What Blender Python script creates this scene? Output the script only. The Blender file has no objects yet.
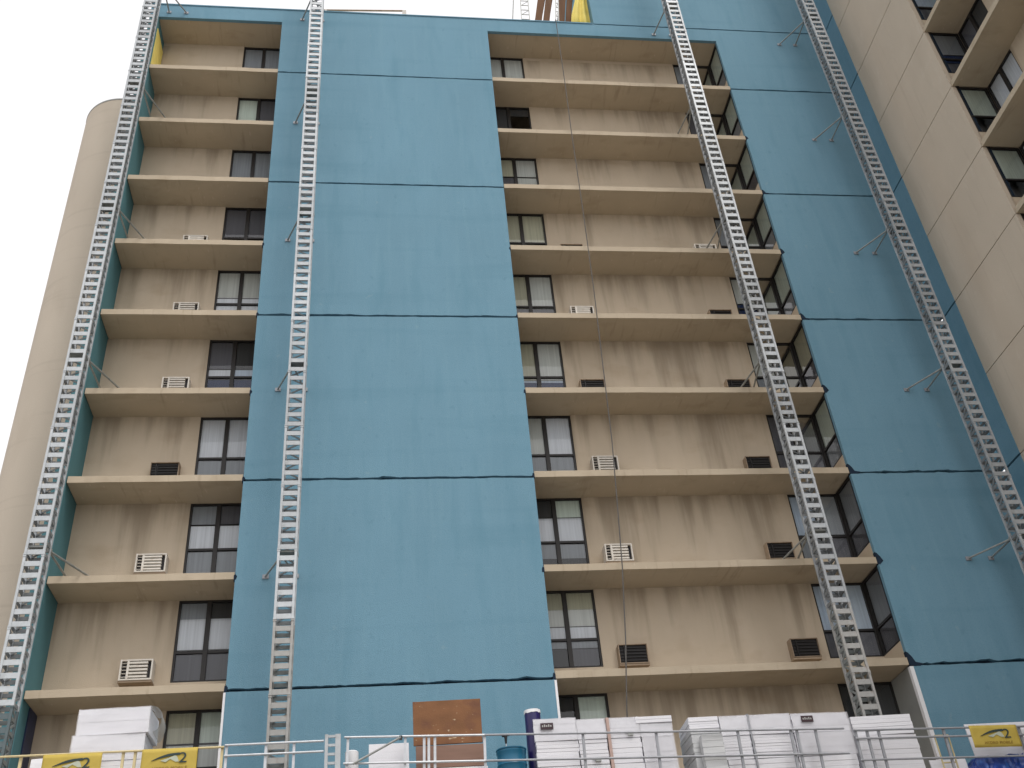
import bpy, math, random
from mathutils import Vector, Matrix, noise
random.seed(7)
S = bpy.context.scene
col = S.collection
R = math.radians

# ------------------------------------------------------------------ helpers
def srgb(r, g, b):
    f = lambda c: (c/255/12.92 if c/255 <= .04045 else ((c/255+.055)/1.055)**2.4)
    return (f(r), f(g), f(b))

class MB:
    """collects shapes and links them as ONE mesh object"""
    def __init__(s, T=None):
        s.v = []; s.f = []; s.T = T; s.mi = []; s.m = 0
    def add(s, vs, fs):
        o = len(s.v)
        s.v += [s.T(*p) if s.T else tuple(p) for p in vs]
        s.f += [tuple(i+o for i in f) for f in fs]
        s.mi += [s.m]*len(fs)
    def box(s, x0, x1, y0, y1, z0, z1):
        if x0 > x1: x0, x1 = x1, x0
        if y0 > y1: y0, y1 = y1, y0
        if z0 > z1: z0, z1 = z1, z0
        s.add([(x0,y0,z0),(x1,y0,z0),(x1,y1,z0),(x0,y1,z0),(x0,y0,z1),(x1,y0,z1),(x1,y1,z1),(x0,y1,z1)],
              [(0,3,2,1),(4,5,6,7),(0,1,5,4),(1,2,6,5),(2,3,7,6),(3,0,4,7)])
    def bar(s, p, q, w, h=None, roll=None):
        p = Vector(p); q = Vector(q); h = h or w; d = (q-p).normalized()
        up = Vector((0,0,1)) if abs(d.z) < .95 else Vector((0,1,0))
        a = d.cross(up).normalized(); b = d.cross(a).normalized()
        vs = [tuple(c+a*(w/2*i)+b*(h/2*j)) for c in (p,q) for i,j in ((-1,-1),(1,-1),(1,1),(-1,1))]
        s.add(vs, [(0,3,2,1),(4,5,6,7),(0,1,5,4),(1,2,6,5),(2,3,7,6),(3,0,4,7)])
    def tube(s, pts, r, n=8):
        pts = [Vector(p) for p in pts]; rings = []
        for i, p in enumerate(pts):
            d = (pts[min(i+1,len(pts)-1)]-pts[max(i-1,0)]).normalized()
            up = Vector((0,0,1)) if abs(d.z) < .95 else Vector((0,1,0))
            a = d.cross(up).normalized(); b = d.cross(a).normalized()
            rr = r[i] if isinstance(r,(list,tuple)) else r
            rings.append([tuple(p+a*rr*math.cos(2*math.pi*k/n)+b*rr*math.sin(2*math.pi*k/n)) for k in range(n)])
        vs = [v for g in rings for v in g]; fs = []
        for i in range(len(pts)-1):
            for k in range(n):
                k2 = (k+1) % n
                fs.append((i*n+k, i*n+k2, (i+1)*n+k2, (i+1)*n+k))
        fs += [tuple(range(n))[::-1], tuple(range((len(pts)-1)*n, len(pts)*n))]
        s.add(vs, fs)
    def prism(s, poly, y0, y1):
        """poly: (x,z) outline, extruded along y"""
        n = len(poly)
        vs = [(x,y0,z) for x,z in poly]+[(x,y1,z) for x,z in poly]
        s.add(vs, [tuple(range(n)), tuple(range(2*n-1,n-1,-1))]+[(i,i+n,(i+1)%n+n,(i+1)%n) for i in range(n)])
    def lathe(s, prof, c=(0,0,0), n=24):
        vs = []
        for r_, z in prof:
            vs += [(c[0]+r_*math.cos(2*math.pi*k/n), c[1]+r_*math.sin(2*math.pi*k/n), c[2]+z) for k in range(n)]
        fs = []
        for i in range(len(prof)-1):
            for k in range(n):
                k2 = (k+1) % n
                fs.append((i*n+k, i*n+k2, (i+1)*n+k2, (i+1)*n+k))
        fs += [tuple(range(n))[::-1], tuple(range((len(prof)-1)*n, len(prof)*n))]
        s.add(vs, fs)
    def build(s, name, mats, parent=None, smooth=False, bevel=0):
        me = bpy.data.meshes.new(name)
        me.from_pydata(s.v, [], s.f)
        if not isinstance(mats, (list, tuple)): mats = [mats]
        for m in mats: me.materials.append(m)
        me.polygons.foreach_set('material_index', s.mi)
        import bmesh
        bm = bmesh.new(); bm.from_mesh(me)
        bmesh.ops.recalc_face_normals(bm, faces=bm.faces); bm.to_mesh(me); bm.free()
        if smooth:
            me.polygons.foreach_set('use_smooth', [True]*len(me.polygons))
            me.set_sharp_from_angle(angle=R(40))
        o = bpy.data.objects.new(name, me); col.objects.link(o)
        if parent: o.parent = parent
        if bevel:
            b = o.modifiers.new('bevel','BEVEL'); b.width = bevel; b.segments = 2; b.limit_method = 'ANGLE'
        return o

def empty(name, loc=(0,0,0), rot=(0,0,0)):
    o = bpy.data.objects.new(name, None); col.objects.link(o)
    o.location = loc; o.rotation_euler = rot; o.empty_display_size = .3
    return o
def tag(o, label=None, cat=None, group=None, kind=None):
    for k, v in (('label',label),('category',cat),('group',group),('kind',kind)):
        if v: o[k] = v
    return o
def copy_tree(o, parent=None):
    c = o.copy(); col.objects.link(c); c.parent = parent
    for ch in list(o.children): copy_tree(ch, c)
    return c

# ------------------------------------------------------------------ materials
def nn(nt, t, **kw):
    n = nt.nodes.new(t)
    for k, v in kw.items(): setattr(n, k, v)
    return n
def mat(name, base, rough=.7, spec=.3, metal=0, var=.12, scale=3, stretch=(1,1,1), bump=0, bscale=40, layers=(), rnd=0):
    """base colour varied by noise; layers = (colour, noise scale, (sx,sy,sz), lo, hi, strength)"""
    m = bpy.data.materials.new(name); m.use_nodes = True
    nt = m.node_tree; b = nt.nodes['Principled BSDF']; L = nt.links.new
    b.inputs['Roughness'].default_value = rough; b.inputs['Metallic'].default_value = metal
    b.inputs['Specular IOR Level'].default_value = spec
    tc = nn(nt,'ShaderNodeTexCoord')
    mp = nn(nt,'ShaderNodeMapping'); mp.inputs['Scale'].default_value = stretch; L(tc.outputs['Object'], mp.inputs['Vector'])
    no = nn(nt,'ShaderNodeTexNoise'); no.inputs['Scale'].default_value = scale; no.inputs['Detail'].default_value = 6
    L(mp.outputs[0], no.inputs['Vector'])
    rp = nn(nt,'ShaderNodeMapRange'); rp.inputs['From Min'].default_value=.25; rp.inputs['From Max'].default_value=.75
    rp.inputs['To Min'].default_value = 1-var; rp.inputs['To Max'].default_value = 1+var
    L(no.outputs['Fac'], rp.inputs['Value'])
    mx = nn(nt,'ShaderNodeVectorMath', operation='SCALE'); mx.inputs[0].default_value = base
    L(rp.outputs[0], mx.inputs['Scale'])
    c = mx.outputs[0]
    for (lc, sc, st, lo, hi, k) in layers:
        mp2 = nn(nt,'ShaderNodeMapping'); mp2.inputs['Scale'].default_value = st; L(tc.outputs['Object'], mp2.inputs['Vector'])
        n2 = nn(nt,'ShaderNodeTexNoise'); n2.inputs['Scale'].default_value = sc; n2.inputs['Detail'].default_value = 5
        L(mp2.outputs[0], n2.inputs['Vector'])
        r2 = nn(nt,'ShaderNodeMapRange'); r2.inputs['From Min'].default_value=lo; r2.inputs['From Max'].default_value=hi
        r2.inputs['To Max'].default_value = k; L(n2.outputs['Fac'], r2.inputs['Value'])
        mi = nn(nt,'ShaderNodeMix', data_type='RGBA'); L(r2.outputs[0], mi.inputs['Factor']); L(c, mi.inputs[6])
        mi.inputs[7].default_value = (*lc,1); c = mi.outputs[2]
    if rnd:
        oi = nn(nt,'ShaderNodeObjectInfo'); rr = nn(nt,'ShaderNodeMapRange'); L(oi.outputs['Random'], rr.inputs['Value'])
        rr.inputs['To Min'].default_value = 1-rnd; rr.inputs['To Max'].default_value = 1+rnd
        vm = nn(nt,'ShaderNodeVectorMath', operation='SCALE'); L(c, vm.inputs[0]); L(rr.outputs[0], vm.inputs['Scale']); c = vm.outputs[0]
    L(c, b.inputs['Base Color'])
    if bump:
        n3 = nn(nt,'ShaderNodeTexNoise'); n3.inputs['Scale'].default_value = bscale; n3.inputs['Detail'].default_value = 4
        L(tc.outputs['Object'], n3.inputs['Vector'])
        bp = nn(nt,'ShaderNodeBump'); bp.inputs['Strength'].default_value = bump; bp.inputs['Distance'].default_value=.02
        L(n3.outputs['Fac'], bp.inputs['Height']); L(bp.outputs[0], b.inputs['Normal'])
    return m

M = {}
BLUE = (.155,.288,.376)
M['blue'] = mat('blue stucco', BLUE, .9, .15, 0, .055, .5, (1,1,.6), .45, 45, [
    ((.185,.325,.405), 2.6, (2.2,2.2,.14), .50, .78, .38),
    ((.100,.225,.30), 1.3, (1.6,1.6,.30), .52, .78, .45),
    ((.100,.222,.295), .60, (.22,.22,2.4), .54, .80, .45),
    ((.205,.335,.405), 7, (1,1,1.5), .60, .76, .30),
    ((.095,.20,.265), 5, (1,1,.7), .62, .76, .35),
    ((.105,.235,.315), 26, (1,1,1), .50, .70, .35),
    ((.22,.33,.38), 2.3, (1.2,1.2,1), .69, .73, .35)])
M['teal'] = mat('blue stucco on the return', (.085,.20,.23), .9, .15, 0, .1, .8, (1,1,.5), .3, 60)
M['joint'] = mat('joint backing', (.018,.03,.05), .95, .1, 0, .2, 5)
CONC = (.42,.335,.255)
M['soffit'] = mat('painted concrete ledge', (.455,.385,.29), .85, .2, 0, .07, .9, (1,1,1), .15, 50, [
    ((.31,.245,.17), 1.3, (1,1.6,1), .55, .75, .45), ((.25,.195,.135), 2.6, (2.8,.3,.4), .60, .76, .42), ((.60,.52,.42), 7, (1.5,.5,1), .66, .72, .4),
    ((.53,.455,.355), 3.0, (.6,1,1), .6, .8, .3)])
M['edge'] = M['soffit']
M['tower'] = mat('tower concrete', (.50,.44,.365), .9, .15, 0, .05, .6, (1,1,.5), .25, 30, [
    ((.37,.315,.25), .8, (1.0,1.0,.35), .55, .78, .4),
    ((.32,.27,.22), .9, (.2,.2,3), .6, .72, .25)])
M['wingconc'] = mat('wing precast panel', (.52,.45,.365), .9, .15, 0, .05, .7, (1,1,.6), .25, 30, [
    ((.43,.365,.29), .9, (1,1.2,.25), .52, .76, .5),
    ((.60,.54,.46), 4, (1,1,.5), .6, .8, .35), ((.38,.32,.25), 3, (2.5,2.5,.12), .60, .8, .45)])

def wall_mat():
    """beige render with dirt runs that start under each ledge and fade downwards in tongues of their own length"""
    m = mat('stained beige render', (.505,.427,.33), .9, .15, 0, .06, 1.1, (1,1,.5), .25, 40, [
        ((.58,.50,.405), 1.4, (1.3,1.3,.4), .5, .75, .4), ((.36,.27,.18), .8, (1,1,1.6), .56, .78, .45)])
    nt = m.node_tree; L = nt.links.new; b = nt.nodes['Principled BSDF']
    src = b.inputs['Base Color'].links[0].from_socket
    tc = nn(nt,'ShaderNodeTexCoord'); sp = nn(nt,'ShaderNodeSeparateXYZ'); L(tc.outputs['Object'], sp.inputs[0])
    def math_(op, a, bb=None, clamp=False):
        n = nn(nt,'ShaderNodeMath', operation=op, use_clamp=clamp)
        for i, x in enumerate((a, bb)):
            if x is None: continue
            if isinstance(x,(int,float)): n.inputs[i].default_value = x
            else: L(x, n.inputs[i])
        return n.outputs[0]
    fl = math_('DIVIDE', math_('SUBTRACT', sp.outputs[2], 10.155), 2.75)
    fr = math_('FRACT', math_('ADD', fl, 20))                     # 0 at a ledge, 1 under the next
    idx = math_('FLOOR', fl)
    h = math_('SUBTRACT', sp.outputs[0], sp.outputs[1])
    cx = nn(nt,'ShaderNodeCombineXYZ'); L(h, cx.inputs[0]); L(math_('MULTIPLY', idx, 7.3), cx.inputs[1]); L(math_('MULTIPLY', fr, .22), cx.inputs[2])
    def noise_(vec, sc, det, ro):
        n = nn(nt,'ShaderNodeTexNoise'); n.inputs['Scale'].default_value = sc; n.inputs['Detail'].default_value = det; n.inputs['Roughness'].default_value = ro
        L(vec, n.inputs['Vector']); return n.outputs['Fac']
    n1 = noise_(cx.outputs[0], 2.3, 4, .55)                       # single runs
    c2 = nn(nt,'ShaderNodeCombineXYZ'); L(h, c2.inputs[0]); L(math_('MULTIPLY', idx, 3.7), c2.inputs[1])
    n2 = noise_(c2.outputs[0], .42, 2, .5)                        # stretches of wall that leak more, or hardly at all
    lev = nn(nt,'ShaderNodeMapRange'); L(idx, lev.inputs['Value'])
    lev.inputs['From Min'].default_value = 8; lev.inputs['From Max'].default_value = 4; lev.inputs['To Min'].default_value = -.075; lev.inputs['To Max'].default_value = .02
    g = math_('MULTIPLY', math_('POWER', fr, 1.5), .25)
    tot = math_('ADD', math_('ADD', n1, g), math_('ADD', math_('MULTIPLY', math_('SUBTRACT', n2, .5), .42), lev.outputs[0]))
    v = nn(nt,'ShaderNodeMapRange', interpolation_type='SMOOTHSTEP'); v.inputs['From Min'].default_value=.60; v.inputs['From Max'].default_value=.95
    L(tot, v.inputs['Value'])
    mi = nn(nt,'ShaderNodeMix', data_type='RGBA'); L(math_('MULTIPLY', v.outputs[0], .52), mi.inputs['Factor'])
    L(src, mi.inputs[6]); mi.inputs[7].default_value = (.16,.125,.085,1)
    L(mi.outputs[2], b.inputs['Base Color'])
    return m
M['wall'] = wall_mat()
M['frame'] = mat('dark bronze window frame', (.017,.015,.0145), .5, .4, 0, .15, 6)
M['room'] = mat('room interior', (.20,.19,.19), .9, .1, 0, .3, 1.2)
M['white_metal'] = mat('galvanised mast steel', (.41,.435,.455), .5, .4, .2, .12, 6, (1,1,1), 0, 40, [((.28,.285,.28), 5, (1,1,.6), .55, .75, .6)], .16)
M['dull_metal'] = mat('weathered mast steel', (.35,.35,.34), .6, .35, .15, .14, 6, (1,1,1), 0, 40, [((.26,.20,.16), 7, (1,1,.6), .55, .72, .5)], .12)
M['teal_metal'] = mat('green grey mast steel', (.10,.13,.14), .6, .35, .1, .14, 6)
M['inner_metal'] = mat('mast web steel with painted shade', (.22,.235,.245), .55, .4, .2, .14, 6, rnd=.15)  # darker than the rails: dimness inside the mast put into the colour
M['inner_dull'] = mat('weathered mast web steel with painted shade', (.22,.24,.24), .6, .35, .1, .14, 6)  # web of the older low sections, inner shade mixed into its colour
M['tie'] = mat('tie tube steel', (.30,.31,.30), .55, .4, .3, .2, 8)
M['rail'] = mat('galvanised rail', (.52,.54,.57), .45, .4, .3, .12, 7)
M['rail_dark'] = mat('weathered grey rail', (.30,.31,.335), .55, .4, .25, .15, 7)
M['rail_yellow'] = mat('yellow painted rail', (.56,.47,.27), .6, .3, 0, .12, 7)
M['foam'] = mat('white foam board', (.74,.74,.78), .85, .2, 0, .03, 2, (1,1,6), .2, 90, [((.60,.61,.65), 3, (.6,1,9), .56, .7, .35)])
M['foam_grey'] = mat('grey foam board', (.55,.56,.57), .85, .2, 0, .06, 2, (1,1,6), .2, 90, [((.40,.41,.43), 3, (.8,1,7), .5, .7, .5)])
M['white'] = mat('white plastic', (.78,.78,.80), .5, .3, 0, .04, 3)
M['ac_white'] = mat('off white casing', (.58,.55,.50), .55, .3, 0, .08, 6, (1,1,1), 0, 40, [((.32,.22,.14), 5, (1,1,.5), .55, .72, .6)], .18)
M['ac_tan'] = mat('tan sleeve', (.33,.255,.185), .7, .3, 0, .15, 6, (1,1,1), 0, 40, [((.16,.10,.06), 4, (1,1,.5), .55, .72, .6)], .2)
M['ac_dark'] = mat('dark grille', (.018,.017,.018), .6, .3, 0, .1, 6)
M['black'] = mat('black plastic', (.012,.012,.014), .5, .4, 0, .1, 6)
M['yellow'] = mat('yellow banner', (.46,.345,.07), .6, .25, 0, .06, 5, (1,1,1), .15, 15)
M['yellow_sheet'] = mat('yellow sheathing', (.74,.62,.17), .7, .25, 0, .12, 2.5)
M['logo_dark'] = mat('dark lettering', (.03,.05,.05), .6, .3, 0, .05, 6)
M['logo_pale'] = mat('pale grey print', (.42,.45,.36), .6, .3, 0, .05, 6)
M['logo_brown'] = mat('brown lettering', (.22,.13,.02), .6, .3, 0, .05, 6)
M['grey_board'] = mat('grey cement board', (.30,.31,.30), .9, .15, 0, .1, 1.5)
M['ply'] = mat('brown form board', (.195,.088,.038), .7, .3, 0, .2, 2.2, (1,1,1.3), .2, 30, [
    ((.13,.055,.035), 3, (1,1,1), .5, .68, .7), ((.55,.45,.30), 6, (1,1,1.6), .66, .72, .8)])
M['ply2'] = mat('faded brown board', (.25,.155,.12), .8, .2, 0, .15, 3, (.4,1,2))
M['wood'] = mat('brown timber', (.125,.062,.03), .8, .2, 0, .25, 4, (1,1,.15), .2, 30)
M['barrel'] = mat('blue barrel', (.006,.115,.21), .35, .5, 0, .08, 3)
M['film_navy'] = mat('navy film', (.018,.03,.085), .4, .4, 0, .3, 4)
M['purple'] = mat('violet film', (.016,.011,.085), .3, .5, 0, .3, 5, (1,1,.4))
M['strap'] = mat('pinkish strap', (.47,.34,.30), .7, .2, 0, .12, 5)
M['label'] = mat('dark red label', (.05,.03,.036), .6, .3, 0, .1, 6)
M['tarp'] = mat('blue tarpaulin', (.008,.035,.20), .35, .5, 0, .4, 4, (1,1,1), .4, 14, [((.02,.10,.36), 6, (1,1,1), .52, .68, .8)])
M['deck'] = mat('worn deck planks', (.20,.16,.12), .85, .2, 0, .2, 3, (.3,2,1))
M['ground'] = mat('ground', (.29,.275,.25), .95, .15, 0, .15, .3, (1,1,1), .3, 20)
M['asphalt'] = mat('asphalt', (.055,.055,.057), .95, .15, 0, .15, .6, (1,1,1), .3, 40)
M['line'] = mat('road paint', (.72,.72,.70), .8, .2, 0, .08, 3)
M['roof'] = mat('roof gravel', (.22,.21,.20), .95, .1, 0, .15, 2)
M['rope'] = mat('grey rope', (.12,.115,.11), .8, .2, 0, .1, 9)
BL = {'w':(.76,.76,.80), 'b':(.60,.57,.45), 'g':(.38,.39,.42), 'd':(.085,.085,.09), 'n':(.045,.065,.15), 'l':(.62,.69,.80), 's':(.66,.655,.625), 'p':(.17,.165,.185), 'v':(.74,.79,.72)}
for k, c in BL.items():
    M['bl_'+k] = mat('window covering and reflection '+k, c, .9, .1, 0, .14, 9, (2.2,2.2,.05))  # for blinds and for the reflections painted into dark top bands
def glass_mat():
    m = bpy.data.materials.new('window glass'); m.use_nodes = True; nt = m.node_tree; nt.nodes.clear(); L = nt.links.new
    o = nn(nt,'ShaderNodeOutputMaterial'); mx = nn(nt,'ShaderNodeMixShader'); fr = nn(nt,'ShaderNodeFresnel'); fr.inputs[0].default_value = 1.55
    t = nn(nt,'ShaderNodeBsdfTransparent'); t.inputs[0].default_value = (.90,.93,.93,1)
    g = nn(nt,'ShaderNodeBsdfGlossy'); g.inputs['Roughness'].default_value = .03
    no = nn(nt,'ShaderNodeTexNoise'); no.inputs['Scale'].default_value = .8
    bp = nn(nt,'ShaderNodeBump'); bp.inputs['Strength'].default_value=.05; L(no.outputs['Fac'], bp.inputs['Height']); L(bp.outputs[0], g.inputs['Normal'])
    L(fr.outputs[0], mx.inputs[0]); L(t.outputs[0], mx.inputs[1]); L(g.outputs[0], mx.inputs[2]); L(mx.outputs[0], o.inputs[0])
    return m
M['glass'] = glass_mat()
def film_mat():
    m = bpy.data.materials.new('clear wrap'); m.use_nodes = True; nt = m.node_tree; nt.nodes.clear(); L = nt.links.new
    o = nn(nt,'ShaderNodeOutputMaterial'); mx = nn(nt,'ShaderNodeMixShader'); mx.inputs[0].default_value = .5
    t = nn(nt,'ShaderNodeBsdfTransparent'); p = nn(nt,'ShaderNodeBsdfPrincipled')
    p.inputs['Base Color'].default_value = (.62,.66,.68,1); p.inputs['Roughness'].default_value = .3
    no = nn(nt,'ShaderNodeTexNoise'); no.inputs['Scale'].default_value = 9
    bp = nn(nt,'ShaderNodeBump'); bp.inputs['Strength'].default_value=.8; L(no.outputs['Fac'], bp.inputs['Height']); L(bp.outputs[0], p.inputs['Normal'])
    L(t.outputs[0], mx.inputs[1]); L(p.outputs[0], mx.inputs[2]); L(mx.outputs[0], o.inputs[0])
    return m
M['film'] = film_mat()
M['white_film'] = M['film'].copy(); M['white_film'].name = 'milky wrap'
for n_ in M['white_film'].node_tree.nodes:
    if n_.type == 'MIX_SHADER': n_.inputs[0].default_value = .40
    if n_.type == 'BSDF_PRINCIPLED': n_.inputs['Base Color'].default_value = (.80,.80,.84,1); n_.inputs['Roughness'].default_value = .45

# ------------------------------------------------------------------ key dimensions (metres)
XL, XC0, XC1, XR, XW = -7.68, -3.34, 4.19, 13.05, 17.64      # bay and panel edges along the facade (facade plane y = 0)
ZT, ZB0 = 35.75, 35.03                                        # parapet, top of the bays
REC = 1.15                                                    # depth of the recessed bays
def zb(k): return 10.155 + 2.75*(9-k)                         # underside of ledge k (1 = top)

# ------------------------------------------------------------------ setting
g = MB(); g.add([(-400,-400,0),(400,-400,0),(400,400,0),(-400,400,0)], [(0,1,2,3)])
tag(g.build('ground', M['ground']), kind='structure')
g = MB(); g.add([(-200,-40,.004),(200,-40,.004),(200,-31,.004),(-200,-31,.004)], [(0,1,2,3)])
tag(g.build('road', M['asphalt']), kind='structure')
g = MB()
for i in range(-20,21): g.add([(i*6,-35.57,.008),(i*6+3,-35.57,.008),(i*6+3,-35.43,.008),(i*6,-35.43,.008)], [(0,1,2,3)])
tag(g.build('road_marking', M['line']), kind='structure')
g = MB(); g.box(-200,200,-31,-29,-.1,.13)
tag(g.build('pavement', M['ground']), kind='structure')

# ------------------------------------------------------------------ windows
def window(parent, O, a, n, w, h, bands, transom=.36, mull=True, room=.5, name='window'):
    """O = lower corner, a = horizontal direction, n = into the room"""
    T = lambda u, d, z: (O[0]+a[0]*u+n[0]*d, O[1]+a[1]*u+n[1]*d, O[2]+z)
    f = MB(T); t = .05
    f.box(0,t,0,.09,0,h); f.box(w-t,w,0,.09,0,h)
    f.box(t,w-t,.002,.09,0,t); f.box(t,w-t,.002,.09,h-t,h)
    cols = [(t,w-t)]
    if mull:
        f.box(w/2-.055,w/2+.055,-.006,.09,t,h-t); cols = [(t,w/2-.055),(w/2+.055,w-t)]
    if transom:
        for c0, c1 in cols: f.box(c0,c1,.012,.08,h*transom-.03,h*transom+.03)
    fr = f.build(name, M['frame'], parent)
    p = MB(T)
    for c0, c1 in cols:
        p.add([(c0,.05,t),(c1,.05,t),(c1,.05,h-t),(c0,.05,h-t)], [(0,1,2,3)])
    pn = p.build('pane', M['glass'], fr)
    nv = Vector((n[0],n[1],0))
    if pn.data.polygons[0].normal.dot(nv) > 0: pn.data.flip_normals()       # panes face outwards
    for f0, f1, key in bands:                   # fractions of the height, measured from the top
        b = MB(T); sag = 0
        for ci, (c0, c1) in enumerate(cols):
            kk = key[ci % len(key)]
            if kk == '-': continue
            b.m = ci if len(set(key)) > 1 else 0
            b.box(c0+.002,c1-.002,.074,.08, h*(1-f1), h*(1-f0)-.004)
        if b.v:
            ms = [M['bl_'+(k if k != '-' else 'd')] for k in (key if len(set(key)) > 1 else key[0])]
            b.build('blind_and_reflection', ms, fr)
    r = MB(T)
    r.add([(.01,.091,.01),(w-.01,.091,.01),(w-.01,.091,h-.01),(.01,.091,h-.01),(.01,room,.01),(w-.01,room,.01),(w-.01,room,h-.01),(.01,room,h-.01)],
          [(4,5,6,7),(0,4,7,3),(1,2,6,5),(0,1,5,4),(3,7,6,2)])
    r.build('room_lining', M['room'], fr)
    return fr

SILL = .66     # above ledge underside
WT = .20       # wall thickness
WW = 1.46
def bay(parent, T, u0, u1, levels, zt, left_win, right_win, corner, wmat, ztop, bands_l, bands_r, bands_s, lab=''):
    """recessed bay with ledges; T maps (u along facade, d inward, z); corner: 'left'/'right' end has a window on the return"""
    o = T(0,0,0); a = Vector(T(1,0,0))-Vector(o); n = Vector(T(0,1,0))-Vector(o)
    wall = MB(T)
    ul = u0+WW if left_win else u0
    ur = u1-WW if right_win else u1
    ks = list(range(levels[0], levels[1]+1))
    for k in ks:
        z0 = zb(k)+.19; z1 = zb(k-1) if k > levels[0] else zt
        zs = zb(k)+SILL; hh = z1-zs
        wall.box(ul,ur,REC,REC+WT,z0,z1)
        if left_win: wall.box(u0-.3 if corner!='left' else u0,ul,REC,REC+WT,z0,zs)
        if right_win: wall.box(ur,u1+.3 if corner!='right' else u1,REC,REC+WT,z0,zs)
        bl = bands_l.get(k, [(0,.62,'ww')]); br = bands_r.get(k, [(0,.62,'ww')]); bs = bands_s.get(k, [(0,.62,'v')])
        if left_win:
            w0 = u0-.12 if corner != 'left' else u0
            window(parent, T(w0,REC+.03,zs), a, n, ul-w0, hh, bl)
        if right_win:
            window(parent, T(ur,REC+.03,zs), a, n, u1-ur+(.02 if corner == 'right' else 0), hh, br)
        if corner and k < 10:
            ue = u0 if corner == 'left' else u1; sg = -1 if corner == 'left' else 1
            side = MB(T); side.box(ue, ue+sg*.18, .125, REC+WT+.02, z0, zs); side.build('return_wall', wmat, parent)
            if corner == 'left': window(parent, T(ue-.01,.15,zs), n, -a, REC-.13, hh, bs, mull=False, room=.45)
            else: window(parent, T(ue+.01,.15,zs), n, a, REC-.13, hh, bs, mull=False, room=.45)
        elif corner:
            ue = u0 if corner == 'left' else u1; sg = -1 if corner == 'left' else 1
            side = MB(T); side.box(ue, ue+sg*.18, .125, REC+WT+.02, z0, z1); side.build('return_wall', M['grey_board'], parent)
    wall.build('bay_wall', wmat, parent)
    for k in ks+[levels[1]+1]:
        s = MB(T)
        e0 = .02 if k > 2 else .004
        # lip a little uneven, top face slightly sloped outwards
        z0 = zb(k); n_ = 24; uu = [u0+e0+(u1-u0-2*e0)*i/n_ for i in range(n_+1)]
        vs = []; fs = []
        for u in uu:
            j = .012*noise.noise((u*.9, k*3.1, 5)); j2 = .010*noise.noise((u*2.3, k*1.7, 9))
            vs += [(u,.02+j2,z0+j*.6),(u,REC+.1,z0),(u,REC+.1,z0+.20),(u,.02+j2,z0+.185+j)]
        for i in range(n_):
            for q in range(4):
                q2 = (q+1)%4; fs.append((i*4+q,i*4+q2,i*4+4+q2,i*4+4+q))
        fs += [(0,1,2,3),(n_*4+3,n_*4+2,n_*4+1,n_*4)]
        s.add(vs, fs); s.build('ledge', M['soffit'], parent)

# ------------------------------------------------------------------ apartment building
B = empty('apartment_building', (0,0,0))
tag(B, 'tall apartment block with blue stucco bands between two recessed beige bays of ledges and windows', 'apartment building')
def jag(x0, x1, z, amp, seed, step=.11):
    n_ = max(2, int(abs(x1-x0)/step)); out = []
    for i in range(n_+1):
        x = x0+(x1-x0)*i/n_
        j = amp*noise.noise((x*2.1, seed, 0))+amp*.8*noise.noise((x*7.0, seed, 3))
        if noise.noise((x*1.3, seed*1.7, 8)) > .35: j += amp*.7
        out.append((x, z+j))
    return out
GAP = .034
def panel(x0, x1, z0, z1, seed, amp=.014, top=True, bot=True, m='blue'):
    lo = jag(x0, x1, z0+GAP, amp, seed) if bot else [(x0,z0),(x1,z0)]
    hi = jag(x1, x0, z1-GAP, amp*.5, seed+50) if top else [(x1,z1),(x0,z1)]
    p = MB(); p.prism(lo+hi, 0, .12)
    return p.build('cladding_panel', M[m], B)
JZ = [zb(k) for k in (1,3,5,7,9)]
# one continuous top panel: parapet band, its two legs, the left fin
lo_c = jag(XC0, XC1, JZ[0]+GAP, .016, 1.5); lo_r = jag(XR, XW, JZ[0]+GAP, .018, 2.5)
top = MB()
top.prism([(XL-.32,ZT),(XL-.32,ZB0),(XC0,ZB0)]+lo_c+[(XC1,ZB0),(XR,ZB0)]+lo_r+[(XW,ZT-.02),(8.34,ZT-.02),(8.34,ZT)], 0, .12)
top.build('cladding_panel', M['blue'], B)
for i in range(4):
    panel(XC0, XC1, JZ[i+1], JZ[i], 11+i, .016+.005*i)
    panel(XR, XW, JZ[i+1], JZ[i], 21+i, .018+.007*i)
panel(XC0, XC1, .3, JZ[4], 31, bot=False); panel(XR, XW, .3, JZ[4], 32, .035, bot=False)
panel(8.34, XW, ZT+.01, 43, 33, top=False)                                  # taller part on the right
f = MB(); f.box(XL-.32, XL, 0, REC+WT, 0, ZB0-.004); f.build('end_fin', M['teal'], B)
f = MB(); f.box(XL-.325,XC1+4.1,-.03,.3,ZT,ZT+.05); f.build('parapet_cap', M['blue'], B)
# yellow sheathing left bare on the fin at the top floor
f = MB(); f.box(XL, XL+.025, .10, REC-.02, zb(1)+.21, ZB0-.55); f.build('sheathing', M['yellow_sheet'], B)
f = MB()
f.box(XC0+.002,XC1-.002,.122,.30,0,ZB0); f.box(XR+.19,XW,.122,.30,0,ZT+7.2); f.box(XR+.002,XR+.185,.122,.145,0,ZB0)
f.build('backing_wall', M['joint'], B)
f = MB()
f.box(XL-.3,XW-.01,2.0,14,0,34.7); f.box(8.6,XW-.01,.5,14,35.42,43)
f.build('core', M['wingconc'], B)
f = MB(); f.box(XL-.3,XW-.01,.125,14,ZB0+.03,35.4); f.build('roof', [M['soffit']], B)
f = MB(); f.box(8.36,8.58,.125,14,35.41,43); f.build('penthouse_wall', M['blue'], B)

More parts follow.
